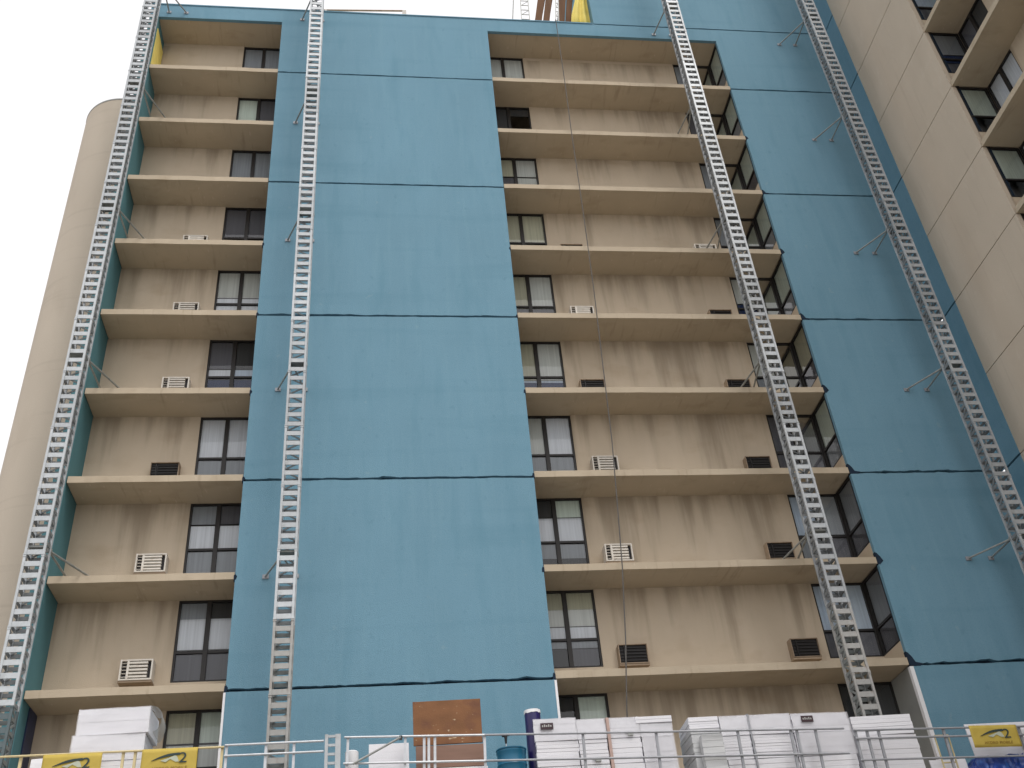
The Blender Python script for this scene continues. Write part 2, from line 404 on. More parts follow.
bl_l = {1:[(0,1,'gg')],2:[(0,1,'vp')],3:[(0,.94,'gg'),(.94,.98,'ww')],4:[(0,.80,'pp'),(.82,.97,'ll')],5:[(0,.5,'ss'),(.52,.78,'ww'),(.8,1,'nn')],
  6:[(0,.48,'pd'),(.5,.66,'wl'),(.67,1,'nn')],7:[(0,.64,'ww'),(.66,1,'gg')],8:[(.0,.28,'gp'),(.30,.63,'ww'),(.66,1,'gg')],9:[(0,.22,'gd'),(.22,.60,'ww'),(.62,1,'pp')],10:[(0,.36,'bv'),(.38,1,'ss')]}  # dark top bands: ledge underside mirrored in the glass, painted in
bl_r = {1:[(0,1,'ss')],2:[(0,1,'dd'),(.2,.7,'-p')],3:[(0,.42,'bs'),(.45,.9,'ps'),(.9,1,'ww')],4:[(0,.66,'bb'),(.68,.86,'ww'),(.88,1,'pp')],5:[(0,.66,'bs'),(.67,1,'pp')],
  6:[(0,.68,'bs'),(.69,.72,'ll'),(.72,1,'nn')],7:[(0,.63,'sw'),(.65,1,'gg')],8:[(0,.27,'dv'),(.28,.63,'ww'),(.66,.86,'gg'),(.86,1,'dd')],9:[(0,.24,'bb'),(.24,.46,'ss'),(.47,.62,'ww'),(.64,.74,'gg'),(.75,1,'dp')],
  10:[(0,.35,'dv'),(.37,1,'ws')]}  # dark tops here too are the ledge's reflection put into the colour
bl_c = {1:[(0,1,'gg')],2:[(0,1,'pd')],3:[(0,1,'gg')],4:[(0,.9,'gg')],5:[(0,.52,'sg'),(.54,1,'nn')],6:[(0,.64,'sl'),(.66,1,'gg')],7:[(0,.6,'pp'),(.62,1,'pp')],
  8:[(0,.6,'lg'),(.62,1,'gp')],9:[(0,.63,'ll'),(.66,1,'pp')],10:[(0,1,'dd')]}
bl_s = {k:[(0,.62,'v'),(.64,1,'g' if k % 3 else 'p')] for k in range(1,11)}
bl_s[8] = [(0,.62,'g'),(.64,1,'p')]; bl_s[9] = [(0,.6,'g'),(.64,1,'p')]; bl_s[6] = [(0,.62,'b'),(.64,1,'p')]
ident = lambda u,d,z: (u,d,z)
bay(B, ident, XL, XC0, (1,12), ZB0+.03, False, True, None, M['wall'], ZB0, {}, bl_l, {})
bay(B, ident, XC1, XR, (1,12), ZB0+.03, True, True, 'right', M['wall'], ZB0, bl_r, bl_c, bl_s)
# open notches drawn as dark patches where the ledges meet the blue stucco
for k in range(2,10):
    sz = .35+.075*k
    p = MB(); z = zb(k)
    pts = [(XR-.015,z-.02),(XR+.03*sz,z-.05*sz)]
    if k in (3,5,7,9): pts = [(XR-.01,z-.03),(XR+.25*sz,z-.06*sz+.02),(XR+.34*sz,z+.02)]
    pts += [(XR+.16*sz,z+.06*sz),(XR+.10*sz,z+.20*sz),(XR+.03*sz,z+.30*sz),(XR-.02,z+.33*sz),(XR-.012,z+.15*sz)]
    p.prism(pts, -.006, .11); p.build('open_joint_patch', M['joint'], B)
    if k > 3:
        q = MB(); s_ = .5*sz
        q.prism([(XC1-.10*s_,z-.02),(XC1+.02,z-.03),(XC1+.02,z+.2*s_),(XC1-.05*s_,z+.26*s_),(XC1-.09*s_,z+.12*s_)], -.006, .11)
        q.build('open_joint_patch', M['joint'], B)
        q = MB()
        q.prism([(XC0-.03,z-.05),(XC0+.05*s_,z-.02),(XC0+.10*s_,z+.12*s_),(XC0+.02*s_,z+.24*s_),(XC0-.03,z+.2*s_)], -.006, .11)
        q.build('open_joint_patch', M['joint'], B)
for x, w in ((XC0-.02,.05),(XC1,.055),(XR,.10)):
    p = MB(); p.box(x-w*.4,x+w*.6,-.02,.10,6.6,zb(9)-.05); p.build('corner_bead', M['white'], B)
# blue film hanging on the fin under the lowest ledge
p = MB(); p.box(XL+.004,XL+.03,.55,REC-.01,6.5,zb(9)-.02); p.build('protective_film', M['film_navy'], B)

# ------------------------------------------------------------------ the wing at right angles
Wg = empty('building_wing', (XW,-6,0))
tag(Wg, 'beige concrete wing projecting forward at the right, with jointed panels and a window bay', 'building')
def Wpart(o):
    o.parent = Wg; o.matrix_parent_inverse = Matrix.Translation((-XW,6,0)); return o
class PW:   # parent proxy: parts are built in world coordinates
    pass
TW = lambda u,d,z: (XW+d, -u, z)
n0 = set(bpy.data.objects)
JW = [zb(k) for k in range(-2,13)]
for i in range(len(JW)):
    z1 = JW[i-1] if i else 43
    z0 = JW[i]
    p = MB(TW); p.box(.90,4.64,0,.14,z0+.014,z1-.014); p.build('wall_panel', M['wingconc'], Wg)
    p = MB(TW); p.box(11.5,16,0,.14,z0+.014,z1-.014); p.build('wall_panel', M['wingconc'], Wg)
for i in range(len(JZ)+1):
    z1 = (43 if i == 0 else JZ[i-1]) ; z0 = JZ[i] if i < len(JZ) else .3
    if i == 0:
        p = MB(TW); p.box(.002,.895,-.012,.13,ZT+GAP,43); p.build('cladding_strip', M['blue'], Wg); z1 = ZT
    p = MB(TW); p.box(.002,.895,-.012,.13,z0+GAP,z1-GAP); p.build('cladding_strip', M['blue'], Wg)
p = MB(TW); p.box(.01,4.60,.15,.3,0,43); p.box(11.55,15.98,.15,.3,0,43); p.build('backing_wall', M['joint'], Wg)
p = MB(TW); p.box(.01,16,1.9,9,0,43); p.box(15.7,16,.3,1.9,0,43); p.build('core', M['wingconc'], Wg)
wb = {-1:[(0,.6,'gg'),(.62,1,'pp')],0:[(0,.6,'pd'),(.62,1,'pp')],1:[(0,1,'pd')],2:[(0,1,'vv')],3:[(0,.6,'pd')]}
ws = {-1:[(0,.6,'s'),(.62,1,'g')],0:[(0,.6,'g'),(.62,1,'g')],1:[(0,.62,'l'),(.65,1,'g')],2:[(0,.62,'l'),(.65,1,'p')],3:[(0,.5,'g'),(.52,.7,'n'),(.72,1,'p')]}
bay(Wg, TW, 4.64, 11.5, (-1,12), zb(-2)+.0, True, True, 'left', M['wall'], 43, wb, {}, ws)
for o in set(bpy.data.objects)-n0:
    if o.parent == Wg: o.matrix_parent_inverse = Matrix.Translation((-XW,6,0))

# ------------------------------------------------------------------ rounded stair tower
St = empty('stair_tower', (-9.167,4,0))
tag(St, 'round beige concrete stair tower with a thin dark rim behind the leftmost mast', 'tower')
p = MB(); p.lathe([(1.58,0),(1.58,33.36)], n=96); p.build('shaft', M['tower'], St, smooth=True)
p = MB(); p.lathe([(1.55,33.36),(1.592,33.36),(1.592,33.42),(1.5,33.43)], n=96); p.build('rim', M['tie'], St, smooth=True)

# ------------------------------------------------------------------ masts
SEC = 1.71
def mast_section(m, inner, name='mast_section'):
    b = MB(); w, y0, y1, H = .195, -.18, .18, SEC; t = .055; n_ = 6; pit = H/n_
    for sx in (-1,1):
        for yy in (y0,y1): b.box(sx*w-t/2,sx*w+t/2,yy-t/2,yy+t/2,.0,H-.004)
    for i in range(n_):
        z = i*pit
        b.box(-w+t/2,w-t/2,y0-.012,y0+.012,z+.015,z+.135)        # broad front rungs
    for zz in (.0,H-.045):
        for sx in (-1,1): b.box(sx*w-.036,sx*w+.036,y0-.036,y0+.036,zz+.002,zz+.036)
    b.m = 1
    for i in range(n_):
        z = i*pit
        b.box(-w+t/2,w-t/2,y1-.012,y1+.012,z+.02,z+.11)
        for sx in (-1,1):
            x = sx*w
            b.box(x-.010,x+.010,y0+t/2,y1-t/2,z+.02,z+.10)
            ya, yb = (y0+.03,y1-.03) if i % 2 == 0 else (y1-.03,y0+.03)
            b.bar((x,ya,z+.09),(x,yb,z+pit),.018,.05)
        xa, xb = (-w+.03,w-.03) if i % 2 == 0 else (w-.03,-w+.03)
        b.bar((xa,y1-.03,z+.10),(xb,y1-.03,z+pit),.016,.04)
    return b.build(name, [m, inner])
def make_mast(x, z_split, lowmat, label, top=41.0):
    r = empty('mast', (x,-1.32,0))
    tag(r, label, 'mast', 'lattice masts standing in front of the facade')
    n_ = int(top/SEC)
    hi = mast_section(M['white_metal'], M['inner_metal']); lo = mast_section(M[lowmat], M['inner_dull']); first = {}
    for i in range(n_+1):
        z = i*SEC-.80; src = lo if z+1.0 < z_split else hi
        o = src if src.name not in first else src.copy()
        if src.name not in first: first[src.name] = 1
        else: col.objects.link(o)
        o.parent = r; o.location = (0,0,z)
    return r
m1 = make_mast(-7.552, 9.3, 'teal_metal', 'leftmost lattice mast, pale steel, running up in front of the round stair tower')
m2 = make_mast(-2.0, 11.0, 'dull_metal', 'pale ladder-like mast standing in front of the middle blue band, seen square on')
m3 = make_mast(10.97, 11.0, 'dull_metal', 'pale lattice mast crossing the ledges of the right-hand recessed bay')
m4 = make_mast(16.39, 5.0, 'white_metal', 'rightmost lattice mast beside the beige wing, on the right blue panel', top=42)
def tie(mst, z, feet, yw=0.0, side=-1):
    """two tubes from the mast back to foot plates on the wall"""
    x0 = mst.location.x; b = MB()
    st = (side*.16, .20, z); yl = yw+1.32
    for fx in feet:
        b.tube([st,(fx-x0, yl-.03, z)], .026)
    b.box(-.23,.23,.16,.24,z-.04,z+.04); b.box(-.19,.19,-.13,.15,z-.08,z-.03)
    o = b.build('wall_tie', M['tie'], mst)
    for fx in feet:
        f = MB(); f.box(fx-x0-.075,fx-x0+.075,yl-.03,yl-.004,z-.055,z+.055); f.build('foot_plate', M['rail_dark'], o)
for z in (12.96,18.46,23.96,29.46,34.96): tie(m4, z, (15.58,16.22))
for z in (12.93,18.5,24.1,29.5,35.2): tie(m2, z, (-2.62,-1.9))
for k in (2,4,6,8): tie(m3, zb(k)+.30, (10.52,11.1), yw=.9)
tie(m3, 35.25, (10.62,11.3))
for k in (2,4,6,8): tie(m1, zb(k)+.28, (-6.55,-7.3), yw=.9, side=1)
tie(m1, 35.3, (-6.75,-7.35), side=1)

# ------------------------------------------------------------------ air conditioners
def make_ac(kind):
    r = empty('air_conditioner')
    w, h, d = .74, .50, (.34 if kind == 'white' else .24)
    cas = 'ac_white' if kind == 'white' else 'ac_tan'
    b = MB(); t = .035 if kind == 'white' else .02
    b.box(-w/2,-w/2+t,-d,0,-h/2,h/2); b.box(w/2-t,w/2,-d,0,-h/2,h/2)
    b.box(-w/2+t,w/2-t,-d,0,-h/2,-h/2+t); b.box(-w/2+t,w/2-t,-d,0,h/2-t,h/2)
    b.box(-w/2+t,w/2-t,-d*.72,-.005,-h/2+t,h/2-t)
    b.build('casing', M[cas], r)
    g = MB(); g.box(-w/2+t+.002,w/2-t-.002,-d*.72-.02,-d*.72-.002,-h/2+t+.002,h/2-t-.002); g.build('backing', M['ac_dark'], r)
    l = MB(); x0 = -w/2+t+.17
    for i in range(5):
        z = -h/2+t+.03+i*.083
        if kind == 'white': l.box(x0,w/2-t-.08,-d*.98,-d*.72-.021,z,z+.045)
        else: l.box(x0,w/2-t-.02,-d*.93,-d*.72-.021,z+.02,z+.032)
    for i in range(5):
        z = -h/2+t+.03+i*.083
        l.box(-w/2+t+.004,x0-.06,-d*.90,-d*.72-.021,z+.02,z+.03)
    l.box(x0-.05,x0-.0 if kind == 'white' else x0-.035,-d*.985,-d*.72-.021,-h/2+t+.003,h/2-t-.003)
    l.build('grille', M['ac_white' if kind == 'white' else 'frame'], r)
    p = MB(); p.box(-w/2-.01,w/2+.01,-d+.02,-.003,-h/2-.05,-h/2-.003); p.build('sleeve_lip', M['ac_tan'], r)
    return r
AC = {'white':make_ac('white'), 'dark':make_ac('dark')}; used = {}
def put_ac(kind, x, z, label, y=REC):
    if kind in used: o = copy_tree(AC[kind])
    else: o = AC[kind]; used[kind] = 1
    o.location = (x, y-.002, z)
    tag(o, label, 'air conditioner', 'through-wall air conditioners above the ledges')
ordn = ['lowest','second','third','fourth','fifth','sixth','seventh']
for i, k in enumerate(range(9,2,-1)):
    z = zb(k)+.885
    kl = {9:'white',8:'white',7:'dark',6:'white',5:'white',4:'white',3:'dark'}[k]
    put_ac(kl, -5.54, z, f'{kl} air conditioner in the left bay, {ordn[i]} of its column')
    kr = {9:'dark',8:'white',7:'white',6:'dark',5:'white',4:'dark',3:'dark'}[k]
    put_ac(kr, 6.40, z, f'{kr} air conditioner beside the hanging rope in the right bay, {ordn[i]} of its column')
    ks = {4:'white'}.get(k,'dark')
    put_ac(ks, 10.90, z, f'{ks} air conditioner left of the mast in the right bay, {ordn[i]} of its column')
o = copy_tree(AC['white']); o.location = (12.62, .95, zb(2)+.62); o.rotation_euler = (0,0,R(-12)); o.scale = (.8,1,.8)
tag(o, 'white air conditioner box in the corner window near the top right of the right bay', 'air conditioner', 'through-wall air conditioners above the ledges')

# ------------------------------------------------------------------ rope, roof things
pts = [(6.86,.05,ZT+.07),(6.84,-.12,ZT+.03),(6.83,-.15,35.5),(6.78,-.15,31.9),(6.72,-.15,29.4),(6.67,-.15,25.6),(6.60,-.15,22.1),(6.50,-.15,19.15),(6.42,-.15,16.7),(6.30,-.15,14.8),(6.17,-.15,12.9),(5.98,-.15,11),(5.76,-.15,9.28),(5.6,-.15,7.2)]
b = MB(); b.tube(pts, .016, 6)
tag(b.build('rope', M['rope']), 'thin grey rope hanging from the roof edge down across the right bay', 'rope')
ROOF = 35.4
def post(xb, xt, y, z1, w, label):
    b = MB(); b.bar((xb,y,ROOF),(xt,y,z1), w, .12)
    b.bar((xb-.02,y+.09,ROOF),(xt-.02,y+.09,z1-.6), w*.8, .05)
    tag(b.build('timber_post', M['wood']), label, 'post', 'brown timber posts on the roof')
post(6.13,6.83,.55,39.5,.27,'brown timber post on the roof, leftmost one, beside the spindly ladder frame')
post(6.45,7.13,.55,39.5,.25,'brown timber post on the roof, second from the left, right of a thin bright gap')
post(7.07,7.63,.55,39.5,.27,'reddish brown timber post on the roof, right of the wider sky gap')
post(7.36,7.94,.60,39.5,.22,'brown timber post on the roof touching the yellow sheet')
def spindly(p0, p1, w, label, taper):
    r = empty('ladder_frame', p0); tag(r, label, 'ladder')
    d = Vector(p1)-Vector(p0); b = MB()
    for s_ in (-1,1): b.bar((s_*w,0,0), tuple(d+Vector((s_*w*taper,0,0))), .035)
    b.build('stiles', M['tie'], r)
    c = MB(); n_ = 14
    for i in range(1,n_):
        f = i/n_; f2 = (i+1)/n_; ww = w*(1-f+f*taper); q = d*f; q2 = d*f2
        c.bar(tuple(q+Vector((-ww,0,0))), tuple(q+Vector((ww,0,0))), .025)
        if i % 2: c.bar(tuple(q+Vector((-ww,.01,0))), tuple(q2+Vector((ww,.01,0))), .018)
    c.build('rungs', M['tie'], r)
spindly((5.78,.5,ROOF),(5.95,.5,39.6), .17, 'thin grey ladder-like frame standing on the roof left of the timber posts', .8)
spindly((6.96,.45,ROOF),(7.33,.45,39.4), .06, 'very thin lattice strut on the roof between the timber posts', .8)
b = MB(); b.tube([(5.20,.5,ROOF),(5.62,.5,39.5)], .022)
tag(b.build('pole', M['tie']), 'single slim grey pole leaning on the roof at the far left of the timber posts', 'pole')
# yellow sheet hanging on the side of the taller part
b = MB(); n_ = 18; vs = []; fs = []
for i in range(n_+1):
    u = i/n_
    for j, (zz, xa, xb) in enumerate(((ROOF,7.42,8.33),(36.6,7.60,8.33),(37.8,7.90,8.34),(39.6,8.10,8.345))):
        fold = .10*math.sin(u*15+.6*j)*(1-.15*j)
        vs.append((xa+(xb-xa)*u, .16+fold*.8+.12*u, zz))
for i in range(n_):
    for j in range(3): fs.append((i*4+j,i*4+4+j,i*4+5+j,i*4+1+j))
b.add(vs, fs); o = b.build('yellow_sheet', M['yellow_sheet'], smooth=True)
s_ = o.modifiers.new('thick','SOLIDIFY'); s_.thickness = .01
tag(o, 'yellow sheeting hanging in folds against the edge of the taller blue part on the roof', 'sheet')
r = empty('roof_pipe', (-1.9,.3,ZT)); tag(r, 'thin pale pipe lying along the roof edge over the middle blue band', 'pipe')
b = MB(); b.tube([(0,0,.55),(3.1,0,.74)], .035); b.build('pipe', M['ac_tan'], r)
b = MB(); b.box(2.95,3.1,-.05,.05,-.3,.72); b.box(.05,.13,-.04,.04,-.3,.55); b.build('bracket', M['ac_white'], r)

# ------------------------------------------------------------------ work platforms
YR = -2.9; YD0, YD1 = -2.95, -1.62
def rail_run(parent, x0, x1, zs, posts, deck, m='rail', y=YR, r=.022, zx=None):
    """zs: rail heights above the deck"""
    for zz in zs:
        b = MB(); b.tube([(x0,y,zz),(x1,y,zz)], r); b.build('guard_rail', M[m], parent)
    for px in posts:
        b = MB(); b.box(px-.025,px+.025,y+.024,y+.07,-.05,zs[0]+.03); b.build('rail_post', M[m], parent)
def platform(x0, x1, z, tilt, label, zs, posts, m, m2=None):
    r = empty('work_platform', (x0,0,z), (0,tilt,0)); tag(r, label, 'platform', 'work platforms carried by the masts')
    L_ = x1-x0
    b = MB()
    for i in range(5):
        y = YD0+i*.268; b.box(0,L_,y,y+.255,-.05,0)
    b.build('deck', M['deck'], r)
    t = MB()
    for y in (YD0+.06, YD1-.06):
        for zz in (-.10,-.62): t.bar((0,y,zz),(L_,y,zz), .06)
        n_ = max(2,int(L_/.6))
        for i in range(n_):
            a, c = i*L_/n_, (i+1)*L_/n_
            t.bar((a,y,-.10),((a+c)/2,y,-.62), .035); t.bar(((a+c)/2,y,-.62),(c,y,-.10), .035)
    t.build('truss', M['dull_metal'], r)
    cut = L_ if m2 is None else 2.74
    rail_run(r, 0, cut, zs, [p-x0 for p in posts if p-x0 <= cut+.05], z, m)
    if m2: rail_run(r, cut+.004, L_, zs, [p-x0 for p in posts if p-x0 > cut+.05], z, m2)
    return r
P1 = platform(-7.45,-2.86,6.95,0,'left work platform with yellow banners on its rail in front of the left bay',(1.05,.55),(-7.4,-6.56,-4.72,-4.5,-2.9),'rail_yellow')
P1b = platform(-2.85,-.98,6.95,0,'short work platform section with two plain silver rails passing the middle mast',(1.08,.88),(-2.82,-2.08,-1.55),'rail')
P2 = platform(-.62,9.55,6.98,.027,'long middle work platform loaded with foam board stacks and a blue barrel',(1.10,.60),(-.55,.56,.93,1.02,1.14,2.12,4.1,5.6,7.3,8.42,8.55,8.95),'rail','rail_dark')
P3 = platform(9.75,16.4,6.66,.022,'right work platform with a yellow banner on its rail below the right blue panel',(1.10,.93,.50),(9.8,10.05,10.3,11.72,13.4,15),'rail_dark')
for ch in P2.children:      # right half of the rail is duller: its posts carry the weathered look
    pass
b = MB()
for i in range(7): b.box(-.94,-.72,YR-.06,YR-.03,8.12-.17*i-.05,8.12-.17*i)
b.box(-.96,-.90,YR-.08,YR+.05,6.9,8.13); b.box(-.76,-.66,YR-.08,YR+.05,6.9,8.13)
tag(b.build('perforated_post', M['white_metal']), 'wide white perforated steel post standing between the two work platforms', 'post')
r = empty('brace_bar', (0,0,0)); tag(r, 'thin grey bar leaning diagonally across the rail near the perforated post', 'bar')
b = MB(); b.tube([(.50,YR-.05,8.02),(-.42,YR-.05,7.55)], .022); b.build('tube', M['tie'], r)
b = MB(); b.box(.47,.53,YR-.06,YR+.02,7.98,8.05); b.build('clamp', M['black'], r)

def text_mesh(s, size, loc, m, parent, name, shear=0, xs=1):
    c = bpy.data.curves.new('t','FONT'); c.body = s; c.size = size; c.align_x = 'CENTER'; c.extrude = .002; c.shear = shear; c.space_character = 1.1
    o = bpy.data.objects.new('t', c); col.objects.link(o)
    me = bpy.data.meshes.new_from_object(o.evaluated_get(bpy.context.evaluated_depsgraph_get()))
    bpy.data.objects.remove(o); me.name = name; me.materials.clear(); me.materials.append(m)
    ob = bpy.data.objects.new(name, me); col.objects.link(ob)
    ob.parent = parent; ob.location = loc; ob.rotation_euler = (R(90),0,0); ob.scale = (xs,1,1)
    return ob
def banner(x0, x1, zt, hgt, label, tilt=0):
    w = x1-x0
    r = empty('banner', (x0,YR-.045,zt), (0,tilt,0)); tag(r, label, 'banner', 'yellow banners on the platform rails')
    b = MB(); n_ = 20; vs = []; fs = []
    for i in range(n_+1):
        for j in range(7):
            vs.append((w*i/n_, -.0035*math.sin(i*1.1+j*.5)-.003*math.sin(j*1.7+i*.3), -hgt*j/6))
    for i in range(n_):
        for j in range(6): fs.append((i*7+j,i*7+7+j,i*7+8+j,i*7+1+j))
    b.add(vs, fs); o = b.build('sheet', M['yellow'], r, smooth=True)
    s_ = o.modifiers.new('thick','SOLIDIFY'); s_.thickness = .004
    # swoosh: thin at the left, rising, hooked over at the right
    up = []; dn = []
    for i in range(15):
        t = i/14; x = w*(.18+.50*t); z = -hgt*(.50-.25*t-.06*math.sin(t*3.1)); th = .004+.024*math.sin(min(t*1.25,1)*math.pi*.62)
        up.append((x,z+th)); dn.append((x,z-th*.7))
    p = MB(); p.prism(up+dn[::-1], -.020, -.013); p.build('logo', M['logo_dark'], r)
    p = MB(); p.prism([(w*.34,-hgt*.50),(w*.48,-hgt*.40),(w*.60,-hgt*.30),(w*.64,-hgt*.34),(w*.68,-hgt*.55),(w*.62,-hgt*.56),(w*.52,-hgt*.44),(w*.44,-hgt*.56)], -.017, -.0125); p.build('logo', M['logo_pale'], r)
    text_mesh('2', hgt*.60, (w*.745,-.018,-hgt*.60), M['logo_dark'], r, 'numeral', .0, 1.25)
    text_mesh('HYDRO MOBILE', hgt*.17, (w*.52,-.018,-hgt*.86), M['logo_brown'], r, 'lettering', .1, 1.05)
    return r
banner(-6.14,-5.08,7.985,.46,'yellow banner with a dark swoosh at the far left, cut by the bottom edge')
banner(-4.36,-3.34,8.005,.46,'yellow banner with swoosh and numeral 2 just right of the left foam pile')
banner(12.27,13.32,7.73,.45,'yellow banner with swoosh and numeral 2 above the blue tarp at the right', .022)

# ------------------------------------------------------------------ foam bundles
def bundle(x0, x1, z0, z1, label, y0=-2.62, y1=-1.72, nb=6, m='foam', wrap=0, lab=None, sl=0, scuff=0, front=0, group='bundles of white foam board on the platforms'):
    r = empty('foam_bundle', ((x0+x1)/2,(y0+y1)/2,z0)); w = (x1-x0)/2; d = (y1-y0)/2; H = z1-z0
    tag(r, label, 'foam bundle', group)
    r.rotation_euler = (0,random.Random(x0*7+z0).uniform(-.006,.006),random.Random(x0+z0*3).uniform(-.03,.03))
    b = MB(); rnd = random.Random(int(x0*100+z0*37))
    for i in range(nb):
        a = rnd.uniform(-.007,.007); c = rnd.uniform(-.008,.006); e = rnd.uniform(-.005,.005)
        th = H/nb; g_ = rnd.choice((.001,.001,.001,.003))
        b.box(-w+a,w+a+e,-d+c,d+c,i*th+g_*.5,(i+1)*th-g_*.5)
    b.build('boards', M[m], r, bevel=.006)
    if wrap:
        f = MB(); n_ = 12; vs = []; fs = []
        for i in range(n_+1):
            t = R(95-170*i/n_)
            for j in range(9):
                v = j/8; k_ = 1+.16*noise.noise((t*2.2, v*3, x0))
                vs.append((w-.01+.27*wrap*max(0,math.cos(t))**.7*k_*(1-.25*v), -d+.01+v*1.6*d, H*.52+H*.52*math.sin(t)+.015*noise.noise((v*5,t*4,2))))
        for i in range(n_):
            for j in range(8): fs.append((i*9+j,i*9+9+j,i*9+10+j,i*9+1+j))
        f.add(vs, fs); f.build('plastic_wrap', M['film'], r, smooth=True)
    if front:                                     # film pulled over the front and the top edge
        f = MB(); nx_, nz_ = 16, 9; vs = []; fs = []
        for i in range(nx_+1):
            for j in range(nz_+1):
                x = -w-.012+(2*w+.024)*i/nx_
                if j < nz_-1: y, z = -d-.028, H*1.012*j/(nz_-2)
                else: y, z = -d+.25, H*1.016
                q_ = (x*3+x0, z*5, z0)
                vs.append((x+.006*noise.noise((z*6,x0,z0)), y+.016*noise.noise(q_)-.006*noise.noise((x*11,z*9,x0)), z+.008*noise.noise((x*5,x0,z0))))
        for i in range(nx_):
            for j in range(nz_): fs.append((i*(nz_+1)+j,(i+1)*(nz_+1)+j,(i+1)*(nz_+1)+j+1,i*(nz_+1)+j+1))
        f.add(vs, fs); f.build('shrink_film', M['white_film'], r, smooth=True)
    if scuff:
        f = MB(); q_ = rnd.uniform(-.5,.5)*w
        f.box(q_,q_+.10,-d-.050,-d-.010,H*.2,H*.2+.03); f.box(q_+.05,q_+.16,-d-.0505,-d-.011,H*.2-.05,H*.2+.012); f.build('scuff', M['tie'], r)
    if lab is not None:
        f = MB(); f.box(lab-.13,lab+.13,-d-.056,-d-.048,H*.50,H*.50+.13); f.build('label', M['label'], r)
        f = MB()
        for i in range(5): f.box(lab-.10+i*.042,lab-.10+i*.042+.026,-d-.059,-d-.0565,H*.50+.05,H*.50+.05+(.05 if i%2 else .035))
        f.build('print', M['dull_metal'], r)
    return r
# left pile
bundle(-5.70,-4.36,8.43,8.93,'topmost white foam bundle of the pile at the left, its plastic wrap bulging', wrap=.9, front=1, nb=4)
bundle(-5.76,-4.42,7.93,8.42,'white foam bundle second from the top of the left pile', front=1, nb=4)
bundle(-5.74,-4.40,6.955,7.92,'white foam bundle at the bottom of the left pile, behind the banners', nb=10)
# middle pile: columns between barrel and bare wall
def dz(x): return -.027*(x+.62)
for cx0, cx1, nm in ((3.20,4.06,'next to the blue barrel'),(4.08,4.66,'just left of the pinkish strap'),(4.74,5.36,'just right of the pinkish strap'),(5.38,6.04,'at the right end of the middle pile')):
    base = 6.985+dz((cx0+cx1)/2)-.0
    up_ = 8.35 if cx0 < 4 else (8.31 if cx0 < 5.3 else 8.17)
    rows = ((base,7.40,'bottom'),(7.41,7.90,'middle'),(7.91,up_,'top'))
    for z0, z1, rn in rows:
        bundle(cx0,cx1,z0,z1,f'white foam bundle {nm}, {rn} row', lab=(-.17 if rn == 'top' and cx0 == 3.20 else None), nb={'bottom':5,'middle':7,'top':4}[rn] if cx0 < 4.5 else {'bottom':4,'middle':5,'top':6}[rn], scuff=(cx0 == 4.08 and rn == 'middle') or (cx0 == 4.74 and rn == 'top'), front=rn == 'top' or cx0 == 5.38)
bundle(5.30,6.06,8.18,8.31,'loose white foam slab lying on top of the middle pile', nb=2, y0=-2.66, y1=-1.9)
bundle(6.42,7.05,8.02,8.265,'white foam bundle at the top left corner of the right pile', nb=5)
for cx0, cx1, nm in ((7.07,7.66,'left of the grey strap'),(7.70,8.58,'right of the grey strap'),(8.60,9.84,'right end')):
    base = 6.985+dz((cx0+cx1)/2)
    t_ = 8.25 if cx0 < 8.5 else 8.23
    for z0, z1, rn in ((base,7.36,'bottom'),(7.37,7.84,'middle'),(7.85,t_,'top')):
        bundle(cx0,cx1,z0,z1,f'white foam bundle of the right pile {nm}, {rn} row', lab=(-.30 if rn == 'top' and cx0 == 8.60 else None), nb={'bottom':6,'middle':8,'top':3}[rn], scuff=rn == 'bottom', front=rn == 'top' or (cx0 == 8.60 and rn == 'middle'))
bundle(6.42,7.05,7.45,8.01,'greyish foam bundle in the right pile set back behind the small grey stack', m='foam_grey')
bundle(6.42,7.05,6.80,7.44,'greyish foam bundle at the foot of the right pile', m='foam_grey')
bundle(6.55,7.00,6.82,7.83,'small upright grey foam stack in front of the right pile', y0=-2.84, y1=-2.66, nb=8, m='foam_grey')
for z0, z1, rn in ((6.64,7.22,'bottom'),(7.23,7.72,'middle'),(7.73,8.13,'top')):
    bundle(9.92,11.24,z0,z1,f'white foam bundle behind the doubled rails left of the yellow tube gate, {rn} one', nb=5)
b = MB(); b.box(4.675,4.735,-2.66,-2.60,6.9,8.32); b.box(4.675,4.735,-2.60,-1.72,8.315,8.33)
tag(b.build('strap', M['strap']), 'pinkish brown strap running down the front of the middle foam pile', 'strap')
b = MB(); b.box(7.662,7.698,-2.66,-2.62,6.8,8.27); b.box(7.662,7.698,-2.62,-1.72,8.265,8.28)
tag(b.build('strap', M['rail_dark']), 'dark grey strap running down the front of the right foam pile', 'strap')

# ------------------------------------------------------------------ things on the platforms
def sheet(x0, x1, z0, z1, y, lean, m, label, name='foam_sheet', th=.03, roll=0, cat='sheet'):
    b = MB(); b.box(x0,x1,0,th,0,z1-z0)
    b.v = [(v[0], y+v[1]+v[2]*lean, z0+v[2]+roll*(v[0]-x0)) for v in b.v]
    return tag(b.build(name, m, bevel=.004), label, cat)
sheet(-.12,.66,6.98,7.99,-2.74,.06,M['foam'],'white foam sheet leaning behind the rail left of the brown board')
sheet(-6.5,-5.85,6.96,8.07,-2.5,.05,M['foam'],'white foam sheet behind the far left end of the rail', roll=.05)
sheet(.76,2.14,7.96,8.85,-2.55,.02,M['ply'],'rusty brown form board standing upright against the blue wall','form_board', .04, .012, 'board')
sheet(.80,2.16,7.50,7.93,-2.62,.02,M['ply2'],'faded brown plank on edge under the rusty form board','plank', .05, .0, 'plank')
